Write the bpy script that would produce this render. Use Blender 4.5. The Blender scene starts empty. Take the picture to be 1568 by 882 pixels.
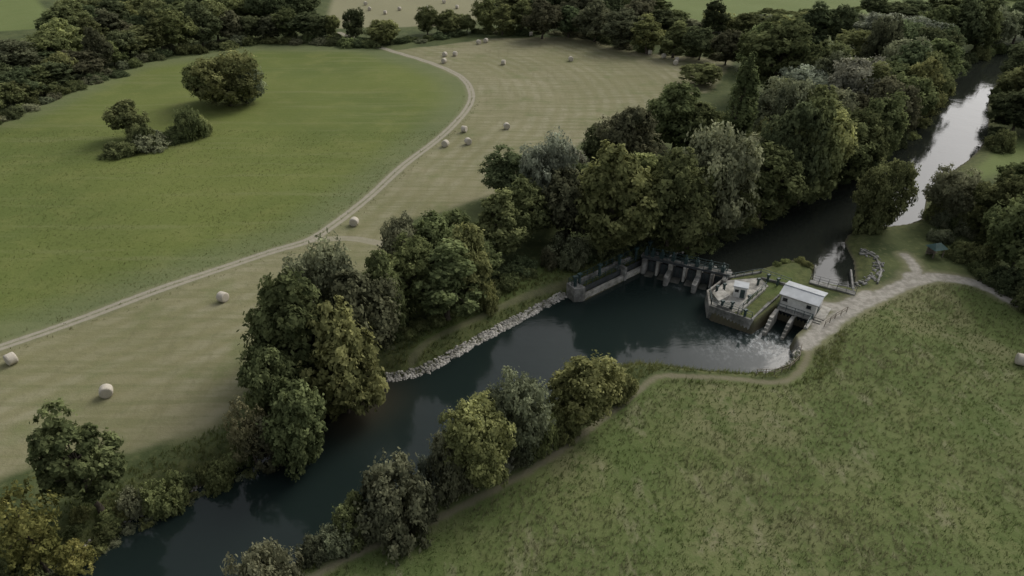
import bpy, math, random
import numpy as np
from mathutils import Vector
random.seed(7); rng=np.random.default_rng(7)
H=60.0; F=1045.0; P=math.radians(32.4); sP=math.sin(P); cP=math.cos(P)
ZD=-2.2; ZU=-0.6
def G(u,v,z=0.0):
    xp=(u-784)/F; yp=(v-441)/F
    t=(H-z)/(sP+yp*cP)
    return (t*xp, t*(cP-yp*sP))
sc=bpy.context.scene; col=sc.collection
# ---------------------------------------------------------------- nodes
class NT:
    def __init__(s,name):
        s.m=bpy.data.materials.new(name); s.m.use_nodes=True; s.t=s.m.node_tree; s.t.nodes.clear()
        s.out=s.t.nodes.new('ShaderNodeOutputMaterial')
    def n(s,ty,**k):
        x=s.t.nodes.new(ty)
        for a,b in k.items(): setattr(x,a,b)
        return x
    def set(s,sock,v):
        if isinstance(v,bpy.types.NodeSocket): s.t.links.new(v,sock)
        elif isinstance(v,tuple) and len(v)==3 and sock.type=='RGBA': sock.default_value=(*v,1)
        else: sock.default_value=v
    def math(s,op,a,b=0.0,clamp=False):
        x=s.n('ShaderNodeMath',operation=op,use_clamp=clamp); s.set(x.inputs[0],a); s.set(x.inputs[1],b); return x.outputs[0]
    def mix(s,f,a,b,mode='MIX'):
        x=s.n('ShaderNodeMix',data_type='RGBA',blend_type=mode); s.set(x.inputs[0],f); s.set(x.inputs[6],a); s.set(x.inputs[7],b); return x.outputs[2]
    def rng(s,v,a,b,c=0.0,d=1.0):
        x=s.n('ShaderNodeMapRange',interpolation_type='SMOOTHSTEP'); s.set(x.inputs[0],v)
        for i,q in enumerate((a,b,c,d)): s.set(x.inputs[i+1],q)
        return x.outputs[0]
    def noise(s,scale,detail=3,rough=.55,vec=None):
        x=s.n('ShaderNodeTexNoise'); x.inputs['Scale'].default_value=scale; x.inputs['Detail'].default_value=detail; x.inputs['Roughness'].default_value=rough
        s.set(x.inputs['Vector'], vec if vec is not None else s.pos()); return x.outputs[0]
    def pos(s):
        if not hasattr(s,'_p'): s._p=s.n('ShaderNodeNewGeometry').outputs['Position']
        return s._p
    def mapv(s,scale,rot=0.0):
        x=s.n('ShaderNodeMapping'); s.set(x.inputs[0],s.pos()); x.inputs['Rotation'].default_value=(0,0,rot); x.inputs['Scale'].default_value=scale; return x.outputs[0]
    def attr(s,name):
        x=s.n('ShaderNodeAttribute',attribute_name=name); return x
    def bsdf(s,colr,rough=.9,spec=.3,bump=None,bs=.3,bd=.05,metal=0.0):
        x=s.n('ShaderNodeBsdfPrincipled'); s.set(x.inputs['Base Color'],colr); s.set(x.inputs['Roughness'],rough)
        x.inputs['Specular IOR Level'].default_value=spec; x.inputs['Metallic'].default_value=metal
        if bump is not None:
            b=s.n('ShaderNodeBump'); b.inputs['Strength'].default_value=bs; b.inputs['Distance'].default_value=bd
            s.set(b.inputs['Height'],bump); s.set(x.inputs['Normal'],b.outputs[0])
        s.t.links.new(x.outputs[0],s.out.inputs[0]); return x
def simple(name,c,var=.25,scale=2.0,rough=.85,c2=None,spec=.3,metal=0.0,obj=False):
    m=NT(name); n1=m.noise(scale,5,.65); n2=m.noise(scale*.3,3)
    k=m.rng(n1,.3,.7,1-var,1+var)
    a=m.mix(m.rng(n2,.4,.65),c,c2 if c2 else tuple(x*.8 for x in c))
    a=m.mix(1.0,a,k,'MULTIPLY')
    m.bsdf(a,rough,spec,n1,.25,.03,metal); return m.m
M_conc=simple('concrete',(.25,.245,.225),.4,1.2,.9,(.12,.12,.105))
M_concl=simple('pale_concrete',(.38,.365,.325),.3,1.2,.9,(.22,.21,.18))
M_concd=simple('wet_concrete_and_shade',(.10,.10,.085),.4,1.0,.6,(.05,.055,.04))
M_white=simple('white_render',(.68,.67,.63),.1,1.5,.8,(.55,.54,.50))
M_roof=simple('grey_roof_sheet',(.42,.44,.45),.1,.8,.6,(.36,.38,.39))
M_steel=simple('green_painted_steel',(.026,.052,.05),.3,2,.5,(.035,.06,.058),.5)
M_dsteel=simple('dark_steel',(.040,.045,.047),.3,2,.55,(.055,.06,.06),.5)
M_glass_shade=simple('window_glass_and_shade',(.015,.02,.022),.1,1,.15,None,.6)
M_wood=simple('weathered_wood',(.20,.17,.13),.3,3,.9)
M_stone=simple('riprap_stone',(.40,.38,.34),.35,1.3,.95,(.24,.23,.20))
M_bark=simple('bark',(.09,.075,.055),.3,3,.95)
M_roofg=simple('green_roof_paint',(.05,.10,.09),.2,2,.6)
m=NT('hay_bale_wrap'); n=m.noise(9,4); m.bsdf(m.mix(n,(.36,.32,.25),(.60,.56,.48)),.9,.2,n,.6,.05); M_hay=m.m
# ---------------------------------------------------------------- mesh helpers
def mesh_np(name,V,Q,mats,smooth=False,midx=None,attrs=None,cols=None):
    V=np.asarray(V,np.float32); Q=np.asarray(Q,np.int32)
    me=bpy.data.meshes.new(name); me.vertices.add(len(V)); me.vertices.foreach_set('co',V.ravel())
    k=Q.shape[1]; me.loops.add(Q.size); me.loops.foreach_set('vertex_index',Q.ravel())
    me.polygons.add(len(Q)); me.polygons.foreach_set('loop_start',np.arange(0,Q.size,k,dtype=np.int32))
    if midx is not None: me.polygons.foreach_set('material_index',np.asarray(midx,np.int32))
    if smooth: me.polygons.foreach_set('use_smooth',np.ones(len(Q),bool))
    for a in (attrs or {}):
        at=me.attributes.new(a,'FLOAT','POINT'); at.data.foreach_set('value',np.asarray(attrs[a],np.float32))
    for a in (cols or {}):
        at=me.attributes.new(a,'FLOAT_COLOR','POINT'); at.data.foreach_set('color',np.asarray(cols[a],np.float32).ravel())
    for mm in mats: me.materials.append(mm)
    me.update(calc_edges=True); return me
def obj(name,me,parent=None,loc=(0,0,0),rot=0.0,scale=(1,1,1)):
    o=bpy.data.objects.new(name,me); o.location=loc; o.rotation_euler=(0,0,rot); o.scale=scale; col.objects.link(o)
    if parent: o.parent=parent
    return o
def empty(name):
    o=bpy.data.objects.new(name,None); col.objects.link(o); o.empty_display_size=1; return o
def pm(name,V,Fc,mat,parent=None,bevel=0,smooth=False):
    me=bpy.data.meshes.new(name); me.from_pydata([tuple(v) for v in V],[],Fc); me.materials.append(mat); me.update()
    if smooth:
        for p in me.polygons: p.use_smooth=True
    o=obj(name,me,parent)
    if bevel:
        b=o.modifiers.new('b','BEVEL'); b.width=bevel; b.segments=2
    return o
def prism(name,pts,z0,z1,mat,parent=None,bevel=.04):
    a=sum(pts[i][0]*pts[(i+1)%len(pts)][1]-pts[(i+1)%len(pts)][0]*pts[i][1] for i in range(len(pts)))
    if a<0: pts=pts[::-1]
    n=len(pts); V=[(x,y,z0) for x,y in pts]+[(x,y,z1) for x,y in pts]
    Fc=[list(range(n))[::-1],list(range(n,2*n))]+[[i,(i+1)%n,n+(i+1)%n,n+i] for i in range(n)]
    return pm(name,V,Fc,mat,parent,bevel)
def wall(name,p,q,th,z0,z1,mat,parent=None,bevel=.04,ext=0.0):
    p=Vector(p[:2]); q=Vector(q[:2]); d=(q-p).normalized(); n=Vector((-d.y,d.x))*th/2; p=p-d*ext; q=q+d*ext
    return prism(name,[tuple(p-n),tuple(q-n),tuple(q+n),tuple(p+n)],z0,z1,mat,parent,bevel)
def boxes(name,L,mat,parent=None,bevel=0):
    V=[];Fc=[]
    for c,s,r in L:
        b=len(V); cr,sr=math.cos(r),math.sin(r)
        for dz in(-.5,.5):
            for dx,dy in((-.5,-.5),(.5,-.5),(.5,.5),(-.5,.5)):
                x=dx*s[0];y=dy*s[1]; V.append((c[0]+x*cr-y*sr,c[1]+x*sr+y*cr,c[2]+dz*s[2]))
        Fc+=[[b+3,b+2,b+1,b],[b+4,b+5,b+6,b+7]]+[[b+i,b+(i+1)%4,b+4+(i+1)%4,b+4+i] for i in range(4)]
    return pm(name,V,Fc,mat,parent,bevel)
def railing(name,pts,z,h,mat,parent=None,step=1.6,th=.07,mid=True):
    L=[]
    for a,b in zip(pts[:-1],pts[1:]):
        a=Vector(a[:2]);b=Vector(b[:2]);d=b-a;l=d.length;r=math.atan2(d.y,d.x);k=max(1,round(l/step))
        for i in range(k+1):
            p=a+d*i/k; L.append(((p.x,p.y,z+h/2),(th,th,h),r))
        c=(a+b)/2
        for hh in ([h,h*.55] if mid else [h]): L.append(((c.x,c.y,z+hh),(l+th*.9,th*.8,th*.8),r))
    return boxes(name,L,mat,parent)
# ---------------------------------------------------------------- curves
def catmull(pts,k=4,closed=False):
    pts=[np.array(p,float) for p in pts]; out=[]; n=len(pts)
    rg=range(n) if closed else range(n-1)
    for i in rg:
        p0=pts[(i-1)%n] if closed or i>0 else pts[0]; p1=pts[i]; p2=pts[(i+1)%n]; p3=pts[(i+2)%n] if closed or i+2<n else pts[-1]
        for j in range(k):
            t=j/k; out.append(.5*((2*p1)+(-p0+p2)*t+(2*p0-5*p1+4*p2-p3)*t*t+(-p0+3*p1-3*p2+p3)*t**3))
    if not closed: out.append(pts[-1])
    return np.array(out)
def pdist(X,Y,pl,closed=False):
    D=np.full(X.shape,1e9,np.float32); n=len(pl)
    for i in range(n if closed else n-1):
        a=pl[i];b=pl[(i+1)%n];dx,dy=b-a;l2=dx*dx+dy*dy+1e-9
        t=np.clip(((X-a[0])*dx+(Y-a[1])*dy)/l2,0,1)
        np.minimum(D,(X-a[0]-t*dx)**2+(Y-a[1]-t*dy)**2,out=D)
    return np.sqrt(D)
def inside(X,Y,pl):
    r=np.zeros(X.shape,bool); n=len(pl)
    for i in range(n):
        x1,y1=pl[i];x2,y2=pl[(i+1)%n]
        if y1==y2: continue
        r^=((y1>Y)!=(y2>Y))&(X<(x2-x1)*(Y-y1)/(y2-y1)+x1)
    return r
def psd(X,Y,pl):
    d=pdist(X,Y,pl,True); return np.where(inside(X,Y,pl),d,-d)
def gp(L,z=0): return np.array([G(u,v,z) for u,v in L])
Dn=[(-500,1150),(-200,985),(50,884),(130,838),(230,783),(300,750),(400,700),(470,683),(497,640),(512,608),(545,592),(590,584),(650,572),(720,533),(800,490),(870,452),(893,462)]
Dw=[(1003,407),(1112,438),(1108,450),(1083,469),(1086,490),(1151,512),(1186,487),(1238,505),(1208,530)]
Ds=[(1214,545),(1203,562),(1165,572),(1080,567),(1000,558),(950,558),(900,590),(850,625),(790,665),(720,705),(640,748),(560,792),(490,832),(400,900),(150,1060),(-500,1500)]
DOWN=np.vstack([catmull(gp(Dn,ZD),2),gp(Dw,ZD),catmull(gp(Ds,ZD),2)])
Un=[(1003,394),(1050,385),(1090,365),(1150,338),(1205,308),(1270,287),(1330,250),(1372,212),(1410,180),(1438,150),(1450,125),(1462,108),(1490,92),(1560,78),(1700,60),(1900,40)]
Us=[(1950,62),(1720,85),(1600,102),(1535,120),(1512,150),(1512,190),(1506,218),(1480,246),(1438,275),(1416,300),(1410,335),(1370,345),(1310,352),(1292,372),(1306,400),(1308,440)]
Uw=[(1246,432),(1250,408),(1225,393),(1195,405),(1165,414),(1120,424)]
UP=np.vstack([catmull(gp(Un,ZU),2),catmull(gp(Us,ZU),2),gp(Uw,ZU)])
TRACK=catmull(gp([(-300,620),(-100,565),(0,532),(100,497),(250,443),(400,391),(470,371),(510,346),(560,305),(620,252),(690,196),(716,165),(722,142),(706,118),(660,97),(600,78),(565,66),(520,50)]),4)
TRK2=catmull(gp([(480,369),(530,366),(580,372),(640,380)]),3)
FOOT=catmull(gp([(1225,530),(1237,545),(1215,577),(1180,585),(1120,580),(1050,576),(1005,578),(965,608),(905,655),(830,710),(750,755),(650,803),(530,855),(450,903),(300,980)]),3)
FOOT2=catmull(gp([(870,425),(800,452),(720,490),(660,520),(630,545)]),3)
ROAD=[catmull(gp([(1900,640),(1650,500),(1568,470),(1500,438),(1440,426),(1400,432),(1340,456),(1290,482),(1250,512),(1230,528)]),3)]
ROAD2=catmull(gp([(1385,393),(1398,408),(1408,432)]),3)
ROAD3=catmull(gp([(1255,466),(1290,470),(1330,450)]),2)
MOWN=gp([(-400,665),(-100,568),(0,534),(100,499),(250,445),(400,393),(470,373),(510,348),(560,307),(620,254),(690,198),(716,167),(722,144),(706,120),(660,99),(600,78),(760,58),(900,58),(950,75),(1000,82),(1125,92),(1090,140),(1000,165),(900,215),(760,300),(620,340),(600,400),(430,480),(400,590),(330,660),(200,690),(80,700),(-100,790),(-500,900)])
MEAD=gp([(-400,665),(-100,568),(0,532),(100,497),(250,443),(400,391),(470,371),(510,346),(560,305),(620,252),(690,196),(716,165),(722,142),(706,118),(660,97),(600,80),(560,72),(400,70),(200,100),(60,160),(0,180),(-300,280)])
ROUGH=gp([(1235,535),(1300,480),(1400,440),(1450,432),(1568,478),(2200,700),(2200,1600),(100,1600),(440,905),(640,805),(820,712),(960,610),(1010,580),(1200,590)])
FAR1=gp([(470,45),(500,30),(520,-40),(780,-40),(740,20),(720,42),(640,40)])
FAR2=gp([(1010,40),(1010,-60),(1260,-60),(1250,28),(1130,35)])
FAR3=gp([(-200,60),(60,45),(70,15),(0,-60),(-200,-60)])
FAR4=gp([(1270,20),(1200,-60),(1900,-110),(1900,60),(1540,30),(1350,24)])
GRN=gp([(1480,262),(1500,240),(1560,215),(1700,210),(1700,260),(1560,262),(1500,275)])
GRN2=gp([(1455,440),(1480,430),(1568,478),(1800,570),(1800,640),(1568,545),(1500,510)])
LAWN=gp([(1105,488),(1150,498),(1215,440),(1250,430),(1250,408),(1220,395),(1165,418),(1180,440),(1140,470)])
BANKG=gp([(600,575),(640,520),(700,480),(760,430),(830,405),(880,415),(890,430),(860,445),(800,478),(720,520),(650,560)])
wc=G(1165,465,0)
def heights(X,Y,full=False):
    sd=psd(X,Y,DOWN); su=psd(X,Y,UP)
    near=np.clip((np.hypot(X-wc[0],Y-wc[1])-13)/5,0,1)
    bw=.45+3.0*near
    t=np.clip(-sd/bw,0,1); hd=np.where(sd>0,ZD-np.minimum(sd*.6+.15*(1-near),2.2),ZD*(1-t*t*(3-2*t)))
    bu=.35+2.2*near; t=np.clip(-su/bu,0,1); hu=np.where(su>0,ZU-np.minimum(su*.8+.1,2.5),ZU*(1-t*t*(3-2*t)))
    base=.18*np.sin(X*.06+1)*np.sin(Y*.05)+.10*np.sin(X*.19+Y*.13)+.05*np.sin(X*.6-Y*.4)
    base=base*near*np.clip(-sd/4,0,1)*np.clip(-su/4,0,1)
    h=np.minimum(hd,hu)+base
    return (h,sd,su) if full else h
def hz(x,y): return float(heights(np.array([x]),np.array([y]))[0])
# ---------------------------------------------------------------- ground
def axis_s(n):
    t=np.linspace(-1,1,n); return t*.95+np.sign(t)*np.abs(t)**9*1.2
rows=np.concatenate([[-400,-120,-30,0],np.geomspace(42,430,700)-10,np.geomspace(450,4500,40)-10])
S=axis_s(900)
YY,SS=np.meshgrid(rows,S,indexing='ij'); XX=SS*(np.maximum(YY,20)+14)
X=XX.ravel(); Y=YY.ravel()
hh,sd,su=heights(X,Y,True)
nr,nc=XX.shape
idx=np.arange(nr*nc).reshape(nr,nc)
Q=np.stack([idx[:-1,:-1],idx[:-1,1:],idx[1:,1:],idx[1:,:-1]],-1).reshape(-1,4)
droad=np.minimum(np.minimum(pdist(X,Y,ROAD[0])-1.25,pdist(X,Y,ROAD2)-.8),pdist(X,Y,ROAD3)-1.1)
dj=np.hypot(X-G(1400,428)[0],Y-G(1400,428)[1])-1.9; droad=np.minimum(droad,dj)
dj=np.hypot(X-G(1262,500)[0],Y-G(1262,500)[1])-1.9; droad=np.minimum(droad,dj)
attrs=dict(a_track=pdist(X,Y,TRACK),a_track2=pdist(X,Y,TRK2),a_foot=pdist(X,Y,FOOT),a_foot2=pdist(X,Y,FOOT2),a_road=droad,a_mown=psd(X,Y,MOWN),a_mead=psd(X,Y,MEAD),a_rough=psd(X,Y,ROUGH),
 a_straw=psd(X,Y,FAR1),a_farg=np.maximum.reduce([psd(X,Y,FAR2),psd(X,Y,FAR3),psd(X,Y,FAR4),psd(X,Y,GRN)]),a_grn2=np.maximum.reduce([psd(X,Y,GRN2),psd(X,Y,LAWN),psd(X,Y,BANKG)]),a_water=np.maximum(sd,su))
m=NT('ground_vegetation'); A=lambda n:m.attr(n).outputs['Fac']
nb=m.noise(.018,3); nm=m.noise(.11,4,.6); nf=m.noise(.9,4,.65); nv=m.noise(4.5,3,.7)
wob=m.math('MULTIPLY',m.math('SUBTRACT',m.noise(.8,3,.6),.5),1.6)
wob2=m.math('MULTIPLY',m.math('SUBTRACT',nm,.5),5.0)
c=m.mix(m.rng(nm,.35,.65),(.055,.072,.028),(.095,.112,.045)); c=m.mix(m.rng(nf,.5,.75),c,(.125,.135,.058))
g=m.mix(m.rng(nb,.35,.65),(.104,.132,.036),(.132,.156,.042)); g=m.mix(m.rng(nm,.45,.72,0,.8),g,(.152,.168,.052)); g=m.mix(m.rng(nf,.5,.8,0,.35),g,(.082,.108,.03))
stre=m.noise(1.0,3,.6,m.mapv((.02,.35,1),-.6)); g=m.mix(m.rng(stre,.5,.7,0,.5),g,(.165,.178,.072))
g=m.mix(m.rng(A('a_mead'),14,2,0,.5),g,(.14,.157,.09))
fade=lambda x,w=1.0,o=0.0: m.rng(m.math('ADD',x,wob),o-w,o+w)
c=m.mix(fade(A('a_mead'),1.2),c,g)
st=m.math('SINE',m.math('MULTIPLY',m.math('ADD',A('a_track'),m.math('MULTIPLY',nm,3.0)),1.6))
amp=m.rng(m.noise(.045,3,.6),.38,.62,.08,.42)
st2=m.noise(1.0,4,.65,m.mapv((.05,.7,1),.5)); st3=m.noise(1.0,3,.6,m.mapv((.6,.09,1),.35))
w=m.mix(m.rng(nb,.35,.65),(.198,.188,.10),(.240,.222,.134)); w=m.mix(m.math('MULTIPLY',m.rng(st,-1,1),amp),w,(.31,.29,.20)); w=m.mix(m.rng(st2,.42,.64,0,.6),w,(.150,.155,.072)); w=m.mix(m.rng(st3,.52,.68,0,.4),w,(.16,.152,.08)); w=m.mix(m.rng(nm,.52,.72,0,.65),w,(.142,.158,.066)); w=m.mix(m.rng(nf,.5,.72,0,.45),w,(.135,.135,.07)); w=m.mix(m.rng(nv,.56,.74,0,.4),w,(.29,.27,.18))
mown=m.rng(m.math('ADD',A('a_mown'),wob2),-1,1.5)
c=m.mix(mown,c,w)
c=m.mix(fade(A('a_straw'),2),c,(.23,.22,.13)); c=m.mix(fade(A('a_farg'),2),c,m.mix(nm,(.12,.155,.048),(.155,.185,.07)))
# rough meadow: irregular patches, no rows
nl=m.noise(.05,4,.6); nP=m.noise(.22,6,.72); nQ=m.noise(.45,5,.7)
r=m.mix(m.rng(nm,.38,.62),(.092,.122,.040),(.135,.152,.060)); r=m.mix(m.rng(nl,.48,.62,0,.7),r,(.172,.168,.086)); r=m.mix(m.rng(nP,.48,.60,0,.7),r,(.080,.112,.033))
sr=m.noise(1.0,6,.75,m.mapv((.28,.13,1),.95)); r=m.mix(m.rng(sr,.53,.66,0,.6),r,(.215,.20,.125)); r=m.mix(m.rng(nQ,.54,.66,0,.5),r,(.064,.092,.027)); r=m.mix(m.rng(nf,.54,.74,0,.5),r,(.062,.09,.027)); r=m.mix(m.rng(nv,.55,.75,0,.5),r,(.215,.208,.12))
c=m.mix(fade(A('a_rough'),1.2),c,r)
c=m.mix(fade(A('a_grn2'),1.0),c,m.mix(nf,(.074,.104,.03),(.115,.142,.05)))
bk=m.mix(m.rng(nf,.35,.65),(.065,.08,.03),(.12,.13,.05)); bk=m.mix(m.rng(nv,.5,.7,0,.6),bk,(.14,.13,.085))
c=m.mix(m.math('MULTIPLY',m.rng(m.math('ADD',A('a_water'),wob),-4.5,-2.5),.75),c,bk)
c=m.mix(m.rng(A('a_water'),-.9,.1),c,(.085,.075,.052))
dirt=m.mix(nf,(.25,.225,.17),(.38,.35,.285))
def ring(d,center,wd,amt):
    q=m.math('ABSOLUTE',m.math('SUBTRACT',m.math('ADD',d,m.math('MULTIPLY',wob,.25)),center)); return m.math('MULTIPLY',m.rng(q,wd,wd*.35),amt)
c=m.mix(m.rng(m.math('ADD',A('a_track'),wob),2.4,1.0,0,.6),c,(.20,.195,.115))
c=m.mix(ring(A('a_track'),.58,.6,.85),c,dirt)
c=m.mix(ring(A('a_track2'),.5,.7,.55),c,dirt)
c=m.mix(m.rng(m.math('ADD',A('a_foot'),m.math('MULTIPLY',wob,.5)),.8,.1,0,.75),c,(.19,.17,.115))
c=m.mix(m.rng(m.math('ADD',A('a_foot2'),m.math('MULTIPLY',wob,.4)),.8,.2,0,.45),c,(.17,.155,.10))
c=m.mix(m.rng(m.math('ADD',A('a_road'),m.math('MULTIPLY',wob,.7)),1.8,.3,0,.5),c,(.21,.195,.125))
c=m.mix(m.rng(m.math('ADD',A('a_road'),m.math('MULTIPLY',wob,.5)),.45,-.4),c,m.mix(m.rng(nf,.35,.65),(.24,.225,.19),(.36,.34,.295)))
hsum=m.math('ADD',m.math('MULTIPLY',nf,1.0),m.math('MULTIPLY',nv,.45))
m.bsdf(c,.95,.12,hsum,.6,.18)
ground=obj('ground',mesh_np('ground',np.stack([X,Y,hh],-1),Q,[m.m],True,None,attrs))
# ---------------------------------------------------------------- water
def water_mat(name,body,foam):
    m=NT(name); n1=m.noise(1.0,3,.55,m.mapv((.55,1.3,1),.5)); n2=m.noise(3.5,3,.6); n3=m.noise(.09,3)
    amp=m.rng(n3,.4,.6,.15,1.2)
    h=m.math('MULTIPLY',m.math('ADD',n1,m.math('MULTIPLY',n2,.35)),amp)
    cc=body; rough=.05
    if foam:
        fa=m.attr('foam').outputs['Fac']
        fn=m.noise(1.5,6,.78,m.mapv((1.0,.6,1),-.45)); fmask=m.math('MULTIPLY',m.rng(fn,.46,.68),m.rng(fa,.2,.95),True)
        h=m.math('ADD',h,m.math('MULTIPLY',m.math('MULTIPLY',m.noise(1.1,3,.6),fa),.9))
        cc=m.mix(m.math('MULTIPLY',fa,.6),body,(.045,.055,.052))
        cc=m.mix(m.math('MULTIPLY',fmask,.85),cc,(.42,.45,.45)); cc=m.mix(m.math('MULTIPLY',m.attr('shallow').outputs['Fac'],.7),cc,(.055,.046,.03))
        rough=m.rng(fmask,0,1,.06,.6)
    b=m.bsdf(cc,rough,.5,h,.3,.05); b.inputs['IOR'].default_value=1.33; return m.m
xs=np.linspace(-90,50,420); ys=np.linspace(20,118,300)
XX,YY=np.meshgrid(xs,ys); x=XX.ravel(); y=YY.ravel()
def blob(u,v,r,a=1.0):
    p=G(u,v,ZD); return a*np.exp(-((x-p[0])**2+(y-p[1])**2)/r**2)
foam=blob(1172,516,2.2,1)+blob(1198,528,2.2,1)+blob(1192,545,2.5,.5)+blob(1150,522,3,.35)+blob(1120,530,5,.2)+blob(1060,495,7,.2)+blob(1038,440,1.6,.5)+blob(1075,450,1.5,.5)+blob(1110,548,7,.2)+blob(590,695,3,.3)+blob(1000,520,7,.12)
shal=blob(560,610,5,1)+blob(520,640,4,.6)
ii=np.arange(len(x)).reshape(XX.shape); Qw=np.stack([ii[:-1,:-1],ii[:-1,1:],ii[1:,1:],ii[1:,:-1]],-1).reshape(-1,4)
sdw=psd(x,y,DOWN)>-3; kq=sdw[Qw].any(1)
obj('river_water',mesh_np('river_water',np.stack([x,y,np.full(x.shape,ZD)],-1),Qw[kq],[water_mat('river_water_downstream',(.013,.021,.019),True)],True,None,dict(foam=np.clip(foam,0,1),shallow=np.clip(shal,0,1))))
import bmesh
bm=bmesh.new()
area=np.sum(UP[:,0]*np.roll(UP[:,1],-1)-np.roll(UP[:,0],-1)*UP[:,1])
tan=np.roll(UP,-1,0)-np.roll(UP,1,0); tan/=np.linalg.norm(tan,axis=1)[:,None]+1e-9
nrm=np.stack([tan[:,1],-tan[:,0]],-1)*(1 if area>0 else -1)
k=len(UP)-7; off=np.full(len(UP),.5); off[k:]=.15; off[0]=.1
O=UP+nrm*off[:,None]
f=bm.faces.new([bm.verts.new((a,b,ZU)) for a,b in O]); f.normal_update()
if f.normal.z<0: f.normal_flip()
bmesh.ops.triangulate(bm,faces=bm.faces[:]); me=bpy.data.meshes.new('reservoir_water'); bm.to_mesh(me); me.materials.append(water_mat('river_water_upstream',(.018,.021,.017),False)); obj('reservoir_water',me)
# ---------------------------------------------------------------- tree meshes
def leafmat(name):
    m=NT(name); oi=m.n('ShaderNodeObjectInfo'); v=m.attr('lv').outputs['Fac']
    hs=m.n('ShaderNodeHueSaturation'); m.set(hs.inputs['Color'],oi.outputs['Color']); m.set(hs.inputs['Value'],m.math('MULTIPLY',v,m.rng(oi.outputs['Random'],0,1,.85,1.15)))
    m.set(hs.inputs['Hue'],m.rng(v,.5,1.6,.504,.484)); hs.inputs['Saturation'].default_value=.88  # brighter leaves shift to yellow-green, a highlight put into the colour
    d=m.n('ShaderNodeBsdfDiffuse'); t=m.n('ShaderNodeBsdfTranslucent')
    m.set(d.inputs[0],hs.outputs[0]); m.set(t.inputs[0],hs.outputs[0])
    x=m.n('ShaderNodeMixShader'); x.inputs[0].default_value=.4; m.t.links.new(d.outputs[0],x.inputs[1]); m.t.links.new(t.outputs[0],x.inputs[2])
    m.t.links.new(x.outputs[0],m.out.inputs[0]); return m.m
M_leaf=leafmat('foliage')
def tubes(L):
    V=[];Q=[]
    for p,q,r0,r1 in L:
        p=np.array(p,float);q=np.array(q,float);d=q-p;d/=np.linalg.norm(d)+1e-9
        a=np.cross(d,[0,0,1.0] if abs(d[2])<.9 else [1.0,0,0]);a/=np.linalg.norm(a);b=np.cross(d,a);s=len(V)
        for c,r in((p,r0),(q,r1)):
            for i in range(7):
                t=i*2*math.pi/7; V.append(c+r*(a*math.cos(t)+b*math.sin(t)))
        Q+=[[s+i,s+(i+1)%7,s+7+(i+1)%7,s+7+i] for i in range(7)]
    return np.array(V),np.array(Q)
def unit(n,r):
    v=r.normal(size=(n,3)); return v/np.linalg.norm(v,axis=1)[:,None]
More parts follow.
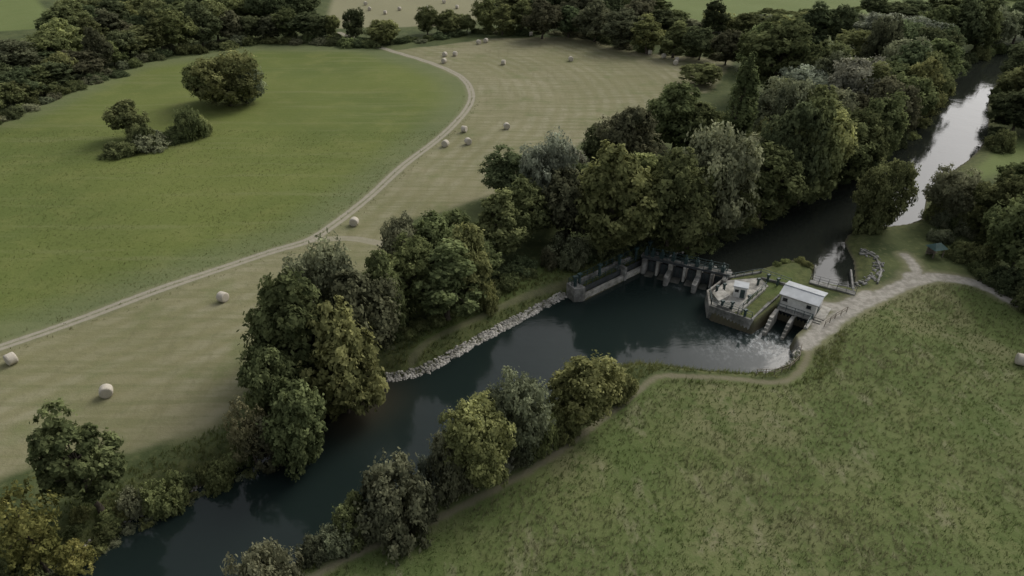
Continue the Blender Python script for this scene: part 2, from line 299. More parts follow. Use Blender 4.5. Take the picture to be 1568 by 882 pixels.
def make_tree(name,seed,w,h,zb,nl,ns,nf,ls,kind='round',lr=(.24,.38)):
    r=np.random.default_rng(seed); R=w/2; hc=(h-zb)/2; zc=zb+hc
    lob=[]
    for i in range(nl):
        d=unit(1,r)[0]
        if kind=='dome': d[2]=abs(d[2])*.95-.1; 
        q=r.uniform(.42,.84)*(1 if i>nl*.15 else .3)
        c=np.array([d[0]*R*q,d[1]*R*q,0])
        if kind=='dome': c[2]=zb+max(.05,d[2]*q+.05)*(h-zb)*.85
        elif kind=='column':
            zz=r.uniform(.02,1.0); prof=math.sin(math.pi*min(1,(zz*.86+.12)))**.6; a=r.uniform(0,6.28); q=r.uniform(.2,.62)*prof
            c=np.array([math.cos(a)*R*q,math.sin(a)*R*q,zb+zz*(h-zb)*.93])
        else:
            c[2]=zc+d[2]*hc*q
            if kind=='egg': 
                k=1-.5*max(0,(c[2]-zc)/hc); c[0]*=k;c[1]*=k
        rl=R*r.uniform(*lr)
        if kind=='column': rl=R*r.uniform(.35,.55)*max(.35,math.sin(math.pi*min(1,((c[2]-zb)/(h-zb))*.85+.15)))
        lob.append((c,rl,r.uniform(.72,1.3)))
    P=[];Nn=[];Lv=[];Sz=[]
    cc=np.array([0,0,zc if kind!='dome' else zb+(h-zb)*.2])
    for c,rl,lv in lob:
        out=(c-cc); out/=np.linalg.norm(out)+1e-6
        s=unit(ns*3,r); s=s[(s@out)>-.4][:ns]
        if kind=='column': st=np.array([.8,.8,2.2])
        else: st=np.array([1,1,.9])
        for d in s:
            sub=c+d*rl*st*r.uniform(.72,1.22); k=max(4,int(nf*r.uniform(.5,1.5)))
            pp=sub+r.normal(size=(k,3))*rl*.16*st
            nn=d*1.0+np.array([0,0,.45])+r.normal(size=(k,3))*.5; nn/=np.linalg.norm(nn,axis=1)[:,None]
            P.append(pp);Nn.append(nn);Lv.append(lv*r.uniform(.75,1.3)*r.uniform(.75,1.25,k)*(1.08+.30*d[2]))  # random tone, plus top light painted in: upper sides of lobes lighter
            Sz.append(ls*r.uniform(.6,1.35,k))
    P=np.vstack(P);Nn=np.vstack(Nn);Lv=np.concatenate(Lv);Sz=np.concatenate(Sz)
    ok=P[:,2]>(.05 if kind=='dome' else zb*.6); P=P[ok];Nn=Nn[ok];Lv=Lv[ok];Sz=Sz[ok]
    a=np.cross(Nn,unit(len(P),r)); a/=np.linalg.norm(a,axis=1)[:,None]+1e-9; b=np.cross(Nn,a)
    a=a*Sz[:,None];b=b*Sz[:,None]*.62
    V=np.stack([P-a,P-b*1.0+a*.1,P+a,P+b+a*.1],1).reshape(-1,3); nL=len(P)
    Q=np.arange(nL*4).reshape(-1,4)
    T=[]; tr=h*.017+.05
    if kind!='dome':
        p=np.array([0,0,-.5]); top=np.array([r.normal()*.03*h,r.normal()*.03*h,h*.62 if kind!='column' else h*.9]); m1=np.array([0,0,zb+.1*h])+np.array([r.normal(),r.normal(),0])*.02*h
        T+=[(p,(0,0,.8),tr*1.7,tr*1.05),((0,0,.8),m1,tr*1.05,tr*.8),(m1,top,tr*.8,tr*.2)]
        for c,rl,lv in lob[:int(nl*.6)]:
            z0=r.uniform(.1,.9); s0=m1*(1-z0)+top*z0; mid=(s0+c)/2+np.array([0,0,.03*h]); T+=[(s0,mid,tr*.35,tr*.2),(mid,c,tr*.2,tr*.07)]
    else:
        for c,rl,lv in lob[:int(nl*.5)]:
            T+=[((c[0]*.1,c[1]*.1,-.3),c,.07,.02)]
    tv,tq=tubes(T)
    V=np.vstack([V,tv]); Q2=np.vstack([Q,tq+nL*4]); mi=np.r_[np.zeros(nL),np.ones(len(tq))]
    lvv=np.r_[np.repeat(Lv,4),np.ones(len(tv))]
    return (mesh_np(name,V,Q2,[M_leaf,M_bark],False,mi,dict(lv=lvv)),w,h)
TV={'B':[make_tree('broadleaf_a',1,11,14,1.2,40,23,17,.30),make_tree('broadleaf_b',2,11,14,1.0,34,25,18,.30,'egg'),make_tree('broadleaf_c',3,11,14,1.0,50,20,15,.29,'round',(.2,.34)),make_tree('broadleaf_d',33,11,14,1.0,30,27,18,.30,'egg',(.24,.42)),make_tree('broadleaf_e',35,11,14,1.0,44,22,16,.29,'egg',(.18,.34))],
    'W':[make_tree('willow_a',4,13,11,.4,56,20,17,.25,'round',(.2,.32)),make_tree('willow_b',5,13,11,.4,48,22,17,.25,'round',(.18,.34))],
    'T':[make_tree('tall_a',6,8,15,1.0,38,23,15,.27,'egg',(.26,.42)),make_tree('tall_b',7,8,15,1.0,42,21,15,.27,'egg',(.2,.36))],
    'P':[make_tree('poplar_a',8,5,20,1.0,60,20,13,.25,'column')],
    'S':[make_tree('shrub_a',9,8,5,0,38,23,15,.18,'dome',(.2,.34)),make_tree('shrub_b',10,8,5,0,30,25,17,.18,'dome',(.22,.38)),make_tree('shrub_c',11,8,5,0,46,20,15,.16,'dome',(.16,.3))],
    'Y':[make_tree('sparse_a',12,7,9,.8,28,16,12,.17,'round',(.2,.34))]}
COL={'d':(.092,.118,.050),'m':(.128,.155,.056),'l':(.182,.207,.070),'w':(.215,.232,.160),'g':(.178,.195,.106),'y':(.225,.235,.055),'o':(.20,.185,.085),'b':(.108,.116,.060)}
NAME={'B':'broadleaf_tree','W':'willow_tree','T':'alder_tree','P':'poplar_tree','S':'riverside_shrub','Y':'yellowing_tree'}
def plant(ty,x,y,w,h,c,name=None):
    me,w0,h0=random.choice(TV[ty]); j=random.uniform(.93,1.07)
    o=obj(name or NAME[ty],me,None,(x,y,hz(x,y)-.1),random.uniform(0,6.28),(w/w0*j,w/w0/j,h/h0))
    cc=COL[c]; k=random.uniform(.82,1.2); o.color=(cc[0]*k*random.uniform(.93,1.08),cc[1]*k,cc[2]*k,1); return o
def tree(u,vb,vt,wp,ty='B',c='m',name=None):
    x,y=G(u,vb); k=(vt-441)/F; h1=y*(sP+k*cP)/(cP-k*sP); ht=max(1.2,(H-h1)); d=y*cP+(H-ht/2)*sP
    return plant(ty,x,y,wp*d/F*1.04,ht*1.0,c,name)
TL=[
(352,162,80,118,'W','l'),(330,158,92,74,'B','l'),(378,158,98,65,'W','g'),(205,214,148,60,'B','m'),(222,226,176,50,'S','m'),(298,211,146,48,'S','m','broadleaf_tree'),(310,205,160,34,'S','l'),(188,237,208,58,'S','m'),(235,226,190,64,'S','g'),(268,214,190,50,'S','m'),
(152,775,612,112,'T','m'),(250,752,690,72,'S','l'),(62,858,720,115,'Y','y'),(112,856,792,60,'Y','y'),(15,900,800,110,'S','m'),(205,760,720,50,'S','g'),(-60,840,690,130,'B','m'),
(388,690,580,66,'Y','o'),(420,690,600,70,'T','b'),(462,688,535,98,'B','m'),(425,640,520,90,'B','m'),(330,720,672,50,'S','l'),
(470,600,412,135,'B','m'),(530,612,420,125,'B','l'),(560,560,385,120,'B','b'),(500,540,372,130,'W','g'),(592,520,385,70,'B','m'),(440,560,440,80,'T','m'),(600,490,420,60,'S','m'),
(640,478,360,95,'B','l'),(685,488,366,105,'T','m'),(715,462,345,85,'B','l'),(620,430,335,75,'W','g'),(665,420,322,85,'B','m'),(735,440,355,75,'T','m'),(765,400,290,80,'T','m'),(700,400,320,80,'B','m'),(745,470,410,40,'S','l'),
(778,310,225,78,'B','d'),(832,345,205,105,'W','w'),(800,370,272,82,'B','m'),(868,402,340,68,'S','b'),(866,370,260,90,'B','b'),(855,300,225,85,'W','w'),(880,320,245,80,'B','m'),
(930,388,218,130,'B','l'),(975,352,222,110,'B','l'),(958,285,150,95,'B','b'),(920,270,190,60,'B','d'),(1020,380,225,105,'B','m'),(1052,376,240,95,'B','m'),(1088,362,188,130,'W','g'),(1120,350,240,90,'B','m'),(1030,235,125,105,'B','m'),(1068,240,150,75,'B','m'),(1005,230,150,60,'T','m'),
(1118,262,70,54,'P','m'),(1160,335,200,90,'T','m'),(1162,290,180,66,'B','m'),(1196,316,125,90,'B','d'),(1222,308,132,100,'B','m'),(1190,230,115,90,'W','g'),(1245,298,142,90,'B','l'),(1235,240,130,90,'B','m'),(1070,130,98,60,'B','m'),
(1275,286,165,85,'T','m'),(1300,272,150,85,'B','m'),(1325,250,132,80,'B','m'),(1348,228,112,75,'B','b'),(1372,208,105,72,'B','m'),(1395,188,85,68,'B','l'),(1415,165,72,60,'B','m'),(1295,190,90,105,'W','w'),(1340,180,90,100,'B','m'),(1375,150,60,95,'W','g'),(1415,140,50,80,'B','m'),(1435,112,38,55,'B','d'),
(1185,150,22,125,'B','m'),(1160,110,35,70,'B','m'),(1240,160,60,90,'B','m'),(1290,150,90,85,'W','w'),(1235,80,0,55,'T','d'),(1280,80,2,45,'T','d'),(1092,60,-10,42,'T','d'),(1350,90,18,110,'W','w'),(1400,100,28,100,'W','w'),(1310,110,40,90,'B','m'),(1425,85,0,70,'B','m'),(1460,82,-5,65,'B','d'),(1140,60,20,60,'B','m'),
(1490,80,0,60,'B','m'),(1520,72,10,55,'W','g'),(1550,68,-5,65,'B','d'),(1590,60,-10,70,'B','m'),(1500,55,-20,60,'B','d'),
(1548,205,135,80,'B','d'),(1565,170,90,80,'B','m'),(1556,138,70,60,'B','d'),(1590,130,40,90,'B','d'),(1620,200,100,120,'B','d'),(1528,228,192,40,'S','m'),
(1338,348,240,78,'W','m'),(1325,352,290,50,'S','m'),(1448,338,256,76,'W','g'),(1426,335,300,30,'S','l'),(1492,355,285,56,'S','m'),(1515,372,262,85,'B','m'),(1545,420,275,100,'B','m'),(1590,430,260,120,'B','d'),(1572,300,245,80,'B','m'),(1620,330,220,120,'B','d'),(1500,405,365,45,'S','m'),(1465,395,365,40,'S','m'),(1535,440,405,60,'S','d'),(1440,368,345,36,'S','g'),(1590,480,430,70,'S','m'),
(415,905,805,102,'S','g'),(600,798,700,135,'S','g'),(545,812,740,78,'S','m'),(661,742,660,48,'S','w'),(735,735,612,120,'W','l'),(795,698,575,104,'W','g'),(830,688,610,56,'S','l'),(893,640,536,106,'B','l'),(852,662,590,66,'S','l'),(945,606,548,60,'S','l'),(690,745,650,76,'S','g'),(480,850,810,50,'S','g'),(520,836,790,56,'S','g')]
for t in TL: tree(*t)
def strip(pts,n,hp,wp,ty,cs,jit=4,name=None):
    pl=catmull(pts,4); L=np.linspace(0,len(pl)-1.001,n)
    for s in L:
        i=int(s);p=pl[i]+(pl[i+1]-pl[i])*(s-i); u=p[0]+random.gauss(0,jit);v=p[1]+random.gauss(0,jit*.4)
        k=random.uniform(.62,1.35); tree(u,v,v-hp*k,wp*random.uniform(.75,1.3),random.choice(ty),random.choice(cs),name)
strip([(-40,205),(10,170),(60,148),(120,122),(190,98),(260,80),(340,66),(420,60),(490,60)],24,54,52,'BBTT','dmlmb')
strip([(-40,150),(40,118),(110,88),(180,70),(260,52),(350,40),(450,36)],20,54,54,'BBWT','dmlb')
strip([(90,60),(180,42),(280,28),(380,20),(470,22)],14,46,50,'BBT','dml')
strip([(120,28),(240,10),(360,5),(470,5)],12,38,50,'BB','dm')
strip([(-20,192),(60,160),(140,126),(240,90),(380,68),(500,66),(570,70)],44,16,30,'S','mgmd',4,'hedge_shrub')
strip([(500,66),(560,66),(640,62),(720,52),(800,52),(900,55),(960,72),(1060,84),(1120,92)],40,13,26,'S','mgd',4,'hedge_shrub')
for q in [(512,60,20,26),(545,62,8,36),(588,66,28,50),(655,52,4,36),(688,52,14,44),(745,50,-8,42),(770,55,6,40),(715,50,20,30),(830,60,-5,60),(870,58,5,55),(800,52,0,40),(910,64,0,60),(950,75,10,60),(990,82,20,55),(1030,88,30,50),(1070,92,38,55),(1110,100,45,50),(935,50,-15,55),(890,40,-20,60),(980,55,-5,60),(1010,60,10,50)]:
    tree(*q,random.choice('BBT'),random.choice('dmbl'))
strip([(790,20),(860,15),(940,15),(1000,25)],9,36,55,'B','dm')
strip([(1030,45),(1100,50),(1170,52),(1260,48),(1340,40),(1440,40)],12,26,44,'BWT','dmgl')
strip([(1255,40),(1330,30),(1400,20),(1480,10),(1560,-5)],9,34,50,'BT','dm')
strip([(1130,30),(1190,20),(1260,22),(1320,15)],12,7,22,'S','m',3,'hedge_shrub')
strip([(1130,320),(1200,270),(1280,225),(1345,180),(1395,130),(1415,100)],14,85,72,'BBTW','dmblg')
strip([(1190,200),(1230,180),(1280,160),(1340,130),(1390,110)],9,80,76,'BBW','dmbgw')
strip([(60,868),(130,826),(230,772),(300,738),(390,695)],26,16,34,'S','lmg',5)
strip([(20,850),(110,800),(200,760),(300,715),(370,685)],14,20,38,'S','lm',6)
strip([(500,845),(560,812),(640,775),(720,735),(800,700),(860,662)],22,20,34,'S','gwg',4)
strip([(610,520),(660,495),(740,455),(800,425)],12,16,32,'S','ml',5)
strip([(760,420),(840,405),(900,395),(970,385),(1010,380)],9,24,44,'S','db',4)
strip([(1060,384),(1120,352),(1190,314),(1260,288),(1330,248),(1395,195),(1435,145)],22,24,36,'S','dml',3)
strip([(1520,232),(1528,190),(1530,150),(1550,122)],9,18,26,'S','md',3)
strip([(1465,100),(1500,85),(1560,74)],8,18,28,'S','md',2)
strip([(1435,340),(1460,345),(1500,365),(1560,390)],9,26,38,'S','mg',4)
strip([(1500,420),(1545,445),(1600,475)],7,26,44,'S','md',4)
strip([(1235,404),(1215,398),(1190,405)],4,7,14,'S','l',2)
# ---------------------------------------------------------------- grass
def grass(name,n,xr,yr,test,hgt,wid,cA,cB,blades=6,patch=.09):
    x=rng.uniform(*xr,n); y=rng.uniform(*yr,n); k=test(x,y); x=x[k];y=y[k]
    pn=.5+.25*np.sin(x*patch*2.1+np.sin(y*patch*1.7)*2)+.25*np.sin(y*patch*2.9+1+np.sin(x*patch*2.3)*1.5)
    z=heights(x,y); n=len(x)
    a=rng.uniform(0,6.28,(n,blades)); rr=rng.uniform(0,.28,(n,blades)); bx=x[:,None]+np.cos(a)*rr; by=y[:,None]+np.sin(a)*rr
    hg=hgt*rng.uniform(.5,1.3,(n,blades))*(.6+.8*pn[:,None])*rng.choice([.7,1.0,1.6],(n,1),p=[.5,.4,.1]); lean=hg*rng.uniform(.2,.8,(n,blades)); a2=rng.normal(.6,1.2,(n,blades))
    dx=-np.sin(a)*wid; dy=np.cos(a)*wid; zz=np.repeat(z[:,None],blades,1)
    V=np.stack([np.stack([bx-dx,by-dy,zz-.03],-1),np.stack([bx+dx,by+dy,zz-.03],-1),np.stack([bx+np.cos(a2)*lean,by+np.sin(a2)*lean,zz+hg],-1)],2).reshape(-1,3)
    T=np.arange(len(V)).reshape(-1,3)
    f=np.clip(pn+rng.normal(0,.3,n),0,1)[:,None]; c=np.array(cA)*(1-f)+np.array(cB)*f; c=c*rng.uniform(.7,1.3,(n,1)); c=np.repeat(c,blades*3,0); c=np.c_[c,np.ones(len(c))]
    m=NT(name+'_blades'); at=m.attr('gc').outputs['Color']; d=m.n('ShaderNodeBsdfDiffuse'); t=m.n('ShaderNodeBsdfTranslucent'); m.set(d.inputs[0],at);m.set(t.inputs[0],at)
    s=m.n('ShaderNodeMixShader'); s.inputs[0].default_value=.4; m.t.links.new(d.outputs[0],s.inputs[1]);m.t.links.new(t.outputs[0],s.inputs[2]);m.t.links.new(s.outputs[0],m.out.inputs[0])
    obj(name,mesh_np(name,V,T,[m.m],False,None,None,dict(gc=c)))
def t_rough(x,y):
    return (psd(x,y,ROUGH)>-1)&(pdist(x,y,FOOT)>.9)&(pdist(x,y,ROAD[0])>1.9)
grass('meadow_grass',62000,(-25,130),(36,112),t_rough,.34,.04,(.115,.155,.048),(.24,.24,.13),5)
def t_bank(x,y):
    sd=psd(x,y,DOWN); return (sd<-.2)&(sd>-6)&(pdist(x,y,FOOT)>.9)&(pdist(x,y,FOOT2)>.7)&(np.hypot(x-wc[0],y-wc[1])>12)&(pdist(x,y,ROAD[0])>1.9)
grass('riverbank_grass',50000,(-75,50),(35,115),t_bank,.45,.045,(.11,.15,.045),(.20,.21,.085))
def t_mead(x,y): return (psd(x,y,MEAD)>.5)&(pdist(x,y,TRACK)>1.3)
grass('pasture_grass',24000,(-140,10),(85,170),t_mead,.13,.05,(.13,.16,.045),(.19,.20,.08),4)
def t_tr(x,y): d=pdist(x,y,TRACK); return (d>1.4)&(d<2.8)|(d<.2)
grass('verge_grass',14000,(-110,10),(70,200),t_tr,.25,.045,(.15,.165,.06),(.24,.225,.13),4)
# ---------------------------------------------------------------- stones
def stones(name,pts,n,off,size,mat):
    bmx=bmesh.new(); bmesh.ops.create_icosphere(bmx,subdivisions=1,radius=1); bv=np.array([v.co[:] for v in bmx.verts]); bf=np.array([[v.index for v in f.verts] for f in bmx.faces]); bmx.free(); nv_=len(bv)
    pl=np.array(pts); seg=np.linalg.norm(np.diff(pl,axis=0),axis=1); cum=np.r_[0,np.cumsum(seg)]
    V=[];Fs=[]
    for i in range(n):
        s=rng.uniform(0,cum[-1]); j=max(0,min(len(seg)-1,np.searchsorted(cum,s)-1)); t=(s-cum[j])/seg[j]; d=(pl[j+1]-pl[j])/seg[j]; p=pl[j]+(pl[j+1]-pl[j])*t+np.array([-d[1],d[0]])*rng.uniform(*off)
        r=size*rng.uniform(.5,1.4); v=bv*rng.uniform(.75,1.25,(nv_,1))*np.array([r*rng.uniform(.8,1.4),r,r*.65]); a=rng.uniform(0,6.28); ca,sa=math.cos(a),math.sin(a)
        v=np.stack([v[:,0]*ca-v[:,1]*sa,v[:,0]*sa+v[:,1]*ca,v[:,2]],-1); z=hz(p[0],p[1]) ; V.append(v+np.array([p[0],p[1],max(z,-2.35)+r*.15])); Fs.append(bf+nv_*i)
    obj(name,mesh_np(name,np.vstack(V),np.vstack(Fs),[mat]))
rp=catmull(gp([(592,584),(650,572),(720,533),(800,490),(868,453)],ZD),3)
stones('riprap_stones',rp,1400,(-.3,1.15),.22,M_stone)
stones('riverbank_stones',catmull(gp([(130,838),(230,783),(300,750),(400,700),(470,683)],ZD),3),160,(-.2,.5),.16,M_stone)
stones('intake_stones',gp([(1312,432),(1340,425),(1345,400),(1320,385)],0),110,(-.9,.9),.26,M_conc)
stones('powerhouse_stones',gp([(1210,535),(1220,545),(1212,562),(1190,572)],-1.5),70,(-.5,.5),.22,M_stone)
# ---------------------------------------------------------------- hay bales
def bale_mesh():
    V=[];Fc=[];n=28; prof=[(-.62,.0),(-.62,.45),(-.62,.70),(-.56,.80),(-.3,.83),(0,.825),(.3,.83),(.56,.80),(.62,.70),(.62,.45),(.62,0)]
    r=random.Random(3)
    for x,q in prof:
        for i in range(n):
            a=i*2*math.pi/n; k=q*(1+r.uniform(-.015,.015)); z=.8+k*math.sin(a); V.append((x,k*math.cos(a),max(z,.02)))
    for j in range(len(prof)-1):
        for i in range(n): Fc.append([j*n+i,j*n+(i+1)%n,(j+1)*n+(i+1)%n,(j+1)*n+i])
    me=bpy.data.meshes.new('hay_bale'); me.from_pydata(V,[],Fc); me.materials.append(M_hay)
    for p in me.polygons:p.use_smooth=True
    me.update(); return me
BM=bale_mesh()
for u,v in [(343,462),(165,605),(20,556),(543,345),(682,224),(717,221),(711,203),(776,198),(680,97),(681,87),(697,86),(733,68),(744,66),(771,98),(874,93),(813,56),(995,83),(1016,89),(1034,100),(1036,95),(590,22),(612,17),(640,28),(566,16),(700,14),(680,6),(1561,557),(560,8),(655,15)]:
    x,y=G(u,v); obj('hay_bale',BM,None,(x,y,hz(x,y)-.03),random.uniform(0,3.14))
# ---------------------------------------------------------------- weir
sp=empty('weir_spillway')
a=Vector(G(893,460,ZD)); b=Vector(G(1004,406,ZD)); d=(b-a).normalized(); n=Vector((-d.y,d.x)); L=(b-a).length
wall('front_wall',a+n*.3,b+n*.3,.55,-4.5,-1.25,M_concl,sp)
wall('channel_floor',a+n*1.35,b+n*1.35,1.5,-4.5,-1.6,M_concd,sp,0)
wall('rear_wall',a+n*2.35,b+n*2.35,.4,-4.5,.3,M_conc,sp)
wall('dark_flap',a+n*.9+d*.5,b+n*.9-d*.5,.12,-1.6,-.35,M_dsteel,sp,0)
for k,t in enumerate((.0,.55,1.0)):
    p=a+d*L*t; wall('pier_%d'%(k+1),p-n*.15,p+n*2.7,.55,-4.5,.35 if t<1 else .5,M_conc,sp,.06)
railing('railing',[a+n*2.35,b+n*2.35],.3,1.1,M_steel,sp,1.5,.09)
railing('front_railing',[a+n*1.0,b+n*1.0],-.35,1.0,M_steel,sp,1.5,.08)
L2=[]
for t in(.02,.28,.55,.78,.98):
    p=a+d*L*t+n*1.5; r=math.atan2(d.y,d.x); L2+=[((p.x,p.y,.9),(.35,.35,2.0),r),((p.x,p.y,2.0),(.75,.55,.35),r)]
boxes('gate_lifts',L2,M_steel,sp,.02)
prism('left_abutment',[tuple(a+n*-.2-d*.3),tuple(a+n*2.6-d*.3),tuple(a+n*2.8-d*1.3),tuple(a+n*.6-d*1.6)],-4.5,.4,M_conc,sp,.06)
railing('abutment_railing',[a-d*1.3+n*.8,a-d*1.1+n*2.5,a+n*2.5],.4,1.0,M_steel,sp,1.0,.08)
pp=a-d*.9+n*1.2; boxes('abutment_hoist',[((pp.x,pp.y,1.1),(.5,.5,1.6),0),((pp.x,pp.y,2.1),(.9,.5,.4),.4)],M_steel,sp,.03)
gb=empty('weir_gate_bridge')
A=Vector(G(990,390,.9)); B=Vector(G(1113,417,.9)); d=(B-A).normalized(); n=Vector((d.y,-d.x)); L=(B-A).length; r=math.atan2(d.y,d.x)
if n.y>0: n=-n
wall('deck',A,B,1.3,.66,.85,M_conc,gb,.02,.8)
wall('truss_beam',A+n*.72,B+n*.72,.1,.5,.92,M_dsteel,gb,0,.6)
wall('truss_beam_rear',A-n*.72,B-n*.72,.1,.5,.92,M_steel,gb,0,.6)
railing('railing_front',[A+n*.68,B+n*.68],.92,1.1,M_steel,gb,1.3,.08)
railing('railing_rear',[A-n*.68,B-n*.68],.92,1.1,M_steel,gb,1.3,.08)
L2=[]
for t in (.0,.08,.2,.34,.5,.64,.8,.95):
    p=A+d*L*t; L2+=[((p.x,p.y,1.4),(.6,.7,1.1),r),((p.x+n.x*.2,p.y+n.y*.2,2.2),(.25,.25,.9),r)]
boxes('gate_drives',L2,M_steel,gb,.03)
for k,(t,ln) in enumerate(((.0,1.2),(.165,.9),(.33,3.4),(.505,.9),(.68,3.6),(.84,.9),(1.0,1.8))):
    p=A+d*L*t; w=.42 if ln>1 else .24
    pts=[tuple(p-n*2-d*w),tuple(p+n*ln-d*w)]+[tuple(p+n*(ln+w*math.sin(q))-d*w*math.cos(q)) for q in(.5,1.0,1.57,2.1,2.6)]+[tuple(p+n*ln+d*w),tuple(p-n*2+d*w)]
    prism('pier_%d'%(k+1),pts,-5,-.6 if ln>3 else .5,M_conc if ln>1 else M_concl,gb,.05)
    if ln>3: 
        pts=[tuple(p-n*1.5-d*w*.9),tuple(p+n*.8-d*w*.9),tuple(p+n*.8+d*w*.9),tuple(p-n*1.5+d*w*.9)]; prism('pier_tower_%d'%k,pts,-.6,.55,M_concl,gb,.03)
ts=[.0,.165,.33,.505,.68,.84,1.0]
for k in range(6):
    t0,t1=ts[k],ts[k+1]
    wall('sluice_gate_%d'%(k+1),A+d*(L*t0+.4),A+d*(L*t1-.4),.2,-5,-.15,M_dsteel,gb,0)
    boxes('gate_ribs_%d'%(k+1),[((*(A+d*(L*(t0*(1-s)+t1*s))+n*.16),-1.1),(.1,.1,1.8),r) for s in(.35,.65)],M_steel,gb)
    q0=A+d*(L*t0+.45)+n*1.2; q1=A+d*(L*t1-.45)+n*1.2
    wall('overflow_sill_%d'%(k+1),q0,q1,1.9,-5,-2.05,M_concd,gb,.1)
isl=empty('weir_island_walls')
def W(n_,u1,v1,u2,v2,zt,th=.5,mat=M_conc,z0=-4.5,par=isl,ext=.0): return wall(n_,G(u1,v1,zt),G(u2,v2,zt),th,z0,zt,mat,par,.04,ext)
W('west_wall',1110,425,1084,445,.2,.35,M_concl); W('nose_wall',1084,445,1087,467,.2,.35,M_concl,ext=.17); W('south_wall',1087,467,1151,489,.2,.4,M_conc); W('tailrace_outer_wall',1151,489,1178,462,.2,.35,M_conc)
prism('platform',[G(*q,.1) for q in [(1091,446),(1114,429),(1164,425),(1177,438),(1148,452),(1136,474),(1124,478),(1090,466)]],-3,.1,M_concl,isl)
prism('machine_block',[G(*q,.75) for q in [(1091,449),(1107,442),(1117,452),(1100,461)]],.0,.75,M_concl,isl)
prism('sunken_chamber',[G(*q,.55) for q in [(1104,459),(1124,462),(1116,472),(1098,466)]],.0,.55,M_conc,isl)
prism('chamber_opening_shade',[G(*q,.57) for q in [(1107,461),(1119,463),(1114,469),(1103,466)]],.3,.56,M_concd,isl,0)  # solid dark slab, the shade of an open chamber put into its colour
W('lawn_wall_1',1130,478,1172,440,.45,.3,M_concl,-3); W('lawn_wall_2',1151,488,1194,450,.35,.25,M_conc,-3)
W('intake_wall',1166,424,1212,436,.4,.35); W('upstream_wall',1112,424,1166,415,.3,.4)
railing('railing',[G(1086,447,.2),G(1089,465,.2),G(1151,487,.2)],.2,1.0,M_steel,isl,1.5,.08)
railing('platform_railing',[G(1112,428,.3),G(1164,419,.3),G(1210,435,.3)],.3,1.0,M_steel,isl,1.5,.08)
railing('lawn_railing',[G(1130,478,.45),G(1172,440,.45)],.45,1.0,M_steel,isl,1.5,.08)
L2=[]
for u,v in((1097,447),(1105,470),(1146,462),(1160,436),(1175,430),(1108,444),(1140,484),(1190,436),(1120,472)):
    q=G(u,v,.2); L2+=[((q[0],q[1],.7),(.3,.3,1.2),.4),((q[0],q[1],1.3),(.55,.4,.3),.4)]
boxes('winch_posts',L2,M_steel,isl,.02)
hut=empty('control_hut'); c=G(1132,452,.1); r=-.38
def loc(c,r,x,y): return (c[0]+x*math.cos(r)-y*math.sin(r),c[1]+x*math.sin(r)+y*math.cos(r))
boxes('walls',[((*c,1.05),(2.0,1.6,1.9),r)],M_white,hut); boxes('roof',[((*c,2.09),(2.3,1.9,.16),r)],M_roof,hut,.03)
boxes('door',[((*loc(c,r,.4,-.81),.9),(.7,.05,1.5),r)],M_steel,hut); boxes('window',[((*loc(c,r,-.5,-.81),1.3),(.6,.05,.5),r)],M_glass_shade,hut)
ph=empty('powerhouse')
EZ=2.3
Aa=Vector(G(1193,450,EZ)); Dd=Vector(G(1254,470,EZ)); Bb=Vector(G(1213,432,EZ))
ax=(Dd-Aa).normalized(); ay=Vector((-ax.y,ax.x)); Lx=(Dd-Aa).length; Ly=abs((Bb-Aa).dot(ay)); r=math.atan2(ax.y,ax.x); C=Aa+ax*Lx/2+ay*Ly/2
def q(x,y): v=C+ax*x+ay*y; return (v.x,v.y)
hx=Lx/2-.35; hy=Ly/2-.3; rz=.5
V=[(*q(-hx,-hy),-3),(*q(hx,-hy),-3),(*q(hx,hy),-3),(*q(-hx,hy),-3),(*q(-hx,-hy),EZ),(*q(hx,-hy),EZ),(*q(hx,hy),EZ),(*q(-hx,hy),EZ),(*q(-hx,0),EZ+rz-.08),(*q(hx,0),EZ+rz-.08)]
pm('walls',V,[[0,1,5,4],[1,2,6,9,5],[2,3,7,6],[3,0,4,8,7],[4,5,9,8],[8,9,6,7]],M_white,ph)
hx2=Lx/2;hy2=Ly/2;t=.14
V=[]
for zz in (0,t):
    V+=[(*q(-hx2,-hy2),EZ-.06+zz),(*q(hx2,-hy2),EZ-.06+zz),(*q(hx2,0),EZ+rz+zz),(*q(-hx2,0),EZ+rz+zz),(*q(hx2,hy2),EZ-.06+zz),(*q(-hx2,hy2),EZ-.06+zz)]
pm('roof',V,[[6,7,8,9],[9,8,10,11],[0,3,2,1],[3,5,4,2],[0,1,7,6],[1,2,8,7],[2,4,10,8],[4,5,11,10],[5,3,9,11],[3,0,6,9]],M_roof,ph)
boxes('roof_ridge',[((*q(0,0),EZ+rz+t+.03),(Lx,.25,.08),r)],M_roof,ph)
boxes('windows',[((*q(x,-hy-.02),1.5),(.7,.08,.55),r) for x in(-2.0,1.6)],M_glass_shade,ph)
boxes('window_frames',[((*q(x,-hy-.01),1.18),(.9,.14,.07),r) for x in(-2.0,1.6)],M_conc,ph)
boxes('door',[((*q(hx+.02,-.2),1.1),(.08,1.1,2.0),r)],M_steel,ph); boxes('gable_vent',[((*q(hx+.02,0),2.4),(.07,.6,.25),r)],M_dsteel,ph)
boxes('turbine_opening_shade',[((*q(-1.6,-hy-.03),-1.3),(2.5,.1,2.2),r),((*q(1.6,-hy-.03),-1.3),(2.5,.1,2.2),r)],M_glass_shade,ph)  # flat dark panels, shade inside the outlets painted with the glass colour
boxes('gutter',[((*q(0,-hy2-.06),EZ-.02),(Lx,.12,.12),r)],M_conc,ph)
boxes('downpipe',[((*q(-hx,-hy-.1),.8),(.1,.1,3.0),r)],M_conc,ph)
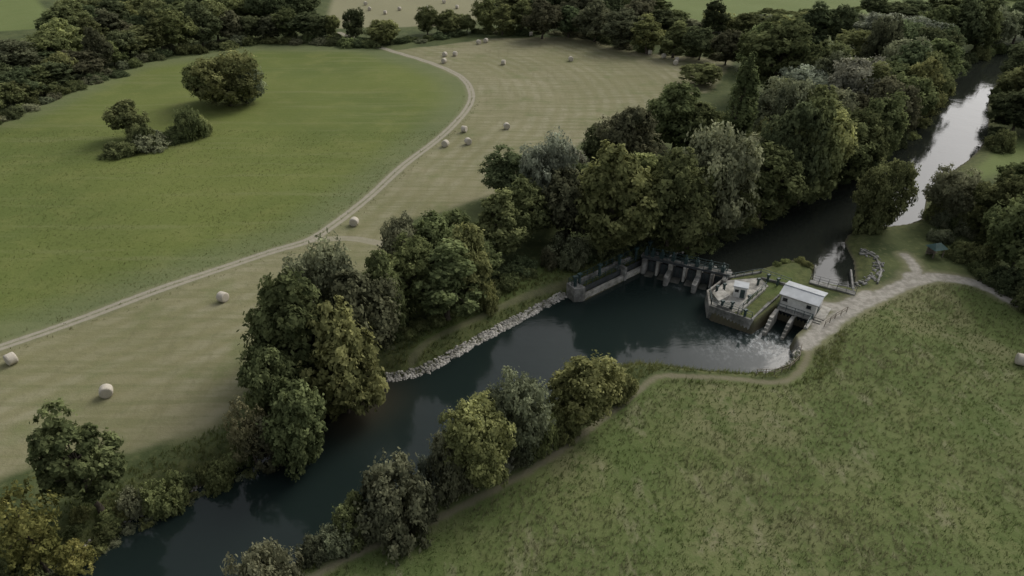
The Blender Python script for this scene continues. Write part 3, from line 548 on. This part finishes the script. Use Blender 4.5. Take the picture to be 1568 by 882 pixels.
prism('door_step',[q(hx+.1,-hy),q(hx+1.5,-hy),q(hx+1.5,hy),q(hx+.1,hy)],-.5,.15,M_concl,ph)
tw=empty('tailrace_walls')
def TW(nm,x,l0,l1,zt,th=.45,mat=M_conc):
    wall(nm,q(x,-hy-l0),q(x,-hy-l1),th,-4.5,zt,mat,tw,.05)
    for i in range(4):
        wall(nm+'_slope_%d'%i,q(x,-hy-l1-.03-i*.5),q(x,-hy-l1-.53-i*.5),th*.95,-4.5,zt-.35-i*.4,mat,tw,.03)
TW('left_wall',-hx+.1,1.1,4.0,.1,.55,M_concl);TW('middle_wall',0,1.1,3.4,-.2,.5,M_concl);TW('right_wall',hx-.1,1.1,3.8,.3,.55,M_concl)
wall('cross_deck',q(-hx,-hy-.55),q(hx,-hy-.55),1.0,-.1,.15,M_conc,tw,.03)
railing('railing',[q(-hx,-hy-1.0),q(hx,-hy-1.0)],.15,1.0,M_steel,tw,1.2,.08)
railing('side_railing',[q(hx-.1,-hy-1.1),q(hx-.1,-hy-3.8)],.3,1.0,M_steel,tw,1.2,.08)
boxes('steps',[((*q(hx+.75,-hy-.6-i*.45),.15-.16*i),(1.1,.45,.3),r) for i in range(5)],M_concl,tw)
fb=empty('intake_footbridge'); a=Vector(G(1240,430,.3)); b=Vector(G(1310,449,.3)); d=(b-a).normalized(); n=Vector((-d.y,d.x))
wall('deck',a,b,1.0,.05,.3,M_conc,fb,.02); railing('railing_left',[a+n*.45,b+n*.45],.3,1.0,M_dsteel,fb,1.4,.05); railing('railing_right',[a-n*.45,b-n*.45],.3,1.0,M_dsteel,fb,1.4,.05)
wall('trash_rack',a+n*.8,b+n*.8,.12,-3,-.2,M_dsteel,fb,0)
iw=empty('intake_walls')
W('right_wall',1307,446,1303,412,.1,.3,M_conc,-3,iw); W('left_wall',1246,432,1249,406,.1,.3,M_conc,-3,iw); W('curved_wall',1318,380,1342,394,.4,.3,M_conc,-1,iw)
W('curved_wall_b',1342,394,1350,414,.4,.3,M_conc,-1,iw);W('curved_wall_c',1350,414,1344,432,.4,.3,M_conc,-1,iw)
sh=empty('roadside_shelter'); c=G(1429,393,0); r=.25
boxes('posts',[((*loc(c,r,x,y),.95),(.14,.14,2.1),r) for x in(-1,1) for y in(-.8,.8)],M_wood,sh)
boxes('back_panel',[((*loc(c,r,0,.8),1.0),(1.9,.08,1.4),r)],M_wood,sh); boxes('bench',[((*loc(c,r,0,.45),.5),(1.7,.4,.08),r)],M_wood,sh)
V=[(*loc(c,r,-1.4,-1.2),1.9),(*loc(c,r,1.4,-1.2),1.9),(*loc(c,r,1.4,1.2),1.9),(*loc(c,r,-1.4,1.2),1.9),(*loc(c,r,-.5,0),2.75),(*loc(c,r,.5,0),2.75)]
pm('roof',V,[[0,1,5,4],[1,2,5],[2,3,4,5],[3,0,4],[3,2,1,0]],M_roofg,sh)
railing('wooden_fence',[G(*p,0) for p in [(1158,574),(1185,574),(1208,566),(1223,552),(1226,535)]],0,1.0,M_wood,None,1.6,.08)
railing('wooden_fence',[G(*p,0) for p in [(1262,500),(1278,488),(1296,478)]],0,1.0,M_wood,None,1.4,.08)
# ---------------------------------------------------------------- light
w=bpy.data.worlds.new('World'); sc.world=w; w.use_nodes=True; nt=w.node_tree; bg=nt.nodes['Background']
sky=nt.nodes.new('ShaderNodeTexSky'); sky.sky_type='NISHITA'; sky.sun_disc=False
el=math.radians(40); az=math.radians(44)
sky.sun_elevation=el; sky.sun_rotation=az; sky.air_density=1.0; sky.dust_density=4.0; sky.ozone_density=1.0
hs=nt.nodes.new('ShaderNodeHueSaturation'); hs.inputs['Saturation'].default_value=.25
nt.links.new(sky.outputs[0],hs.inputs['Color']); nt.links.new(hs.outputs[0],bg.inputs[0]); bg.inputs[1].default_value=.15
sl=bpy.data.lights.new('sun','SUN'); sl.energy=1.15; sl.angle=math.radians(30); sl.color=(1,.95,.87); so=bpy.data.objects.new('sun',sl); col.objects.link(so)
dirv=Vector((math.sin(az)*math.cos(el),math.cos(az)*math.cos(el),math.sin(el))); so.rotation_euler=dirv.to_track_quat('Z','Y').to_euler()
sc.view_settings.view_transform='Standard'; sc.view_settings.look='None'; sc.view_settings.exposure=0
cd=bpy.data.cameras.new('camera'); cd.lens=24; cd.sensor_width=36; cd.clip_end=8000; co=bpy.data.objects.new('camera',cd); co.location=(0,0,H); co.rotation_euler=(math.radians(90)-P,0,0); col.objects.link(co); sc.camera=co
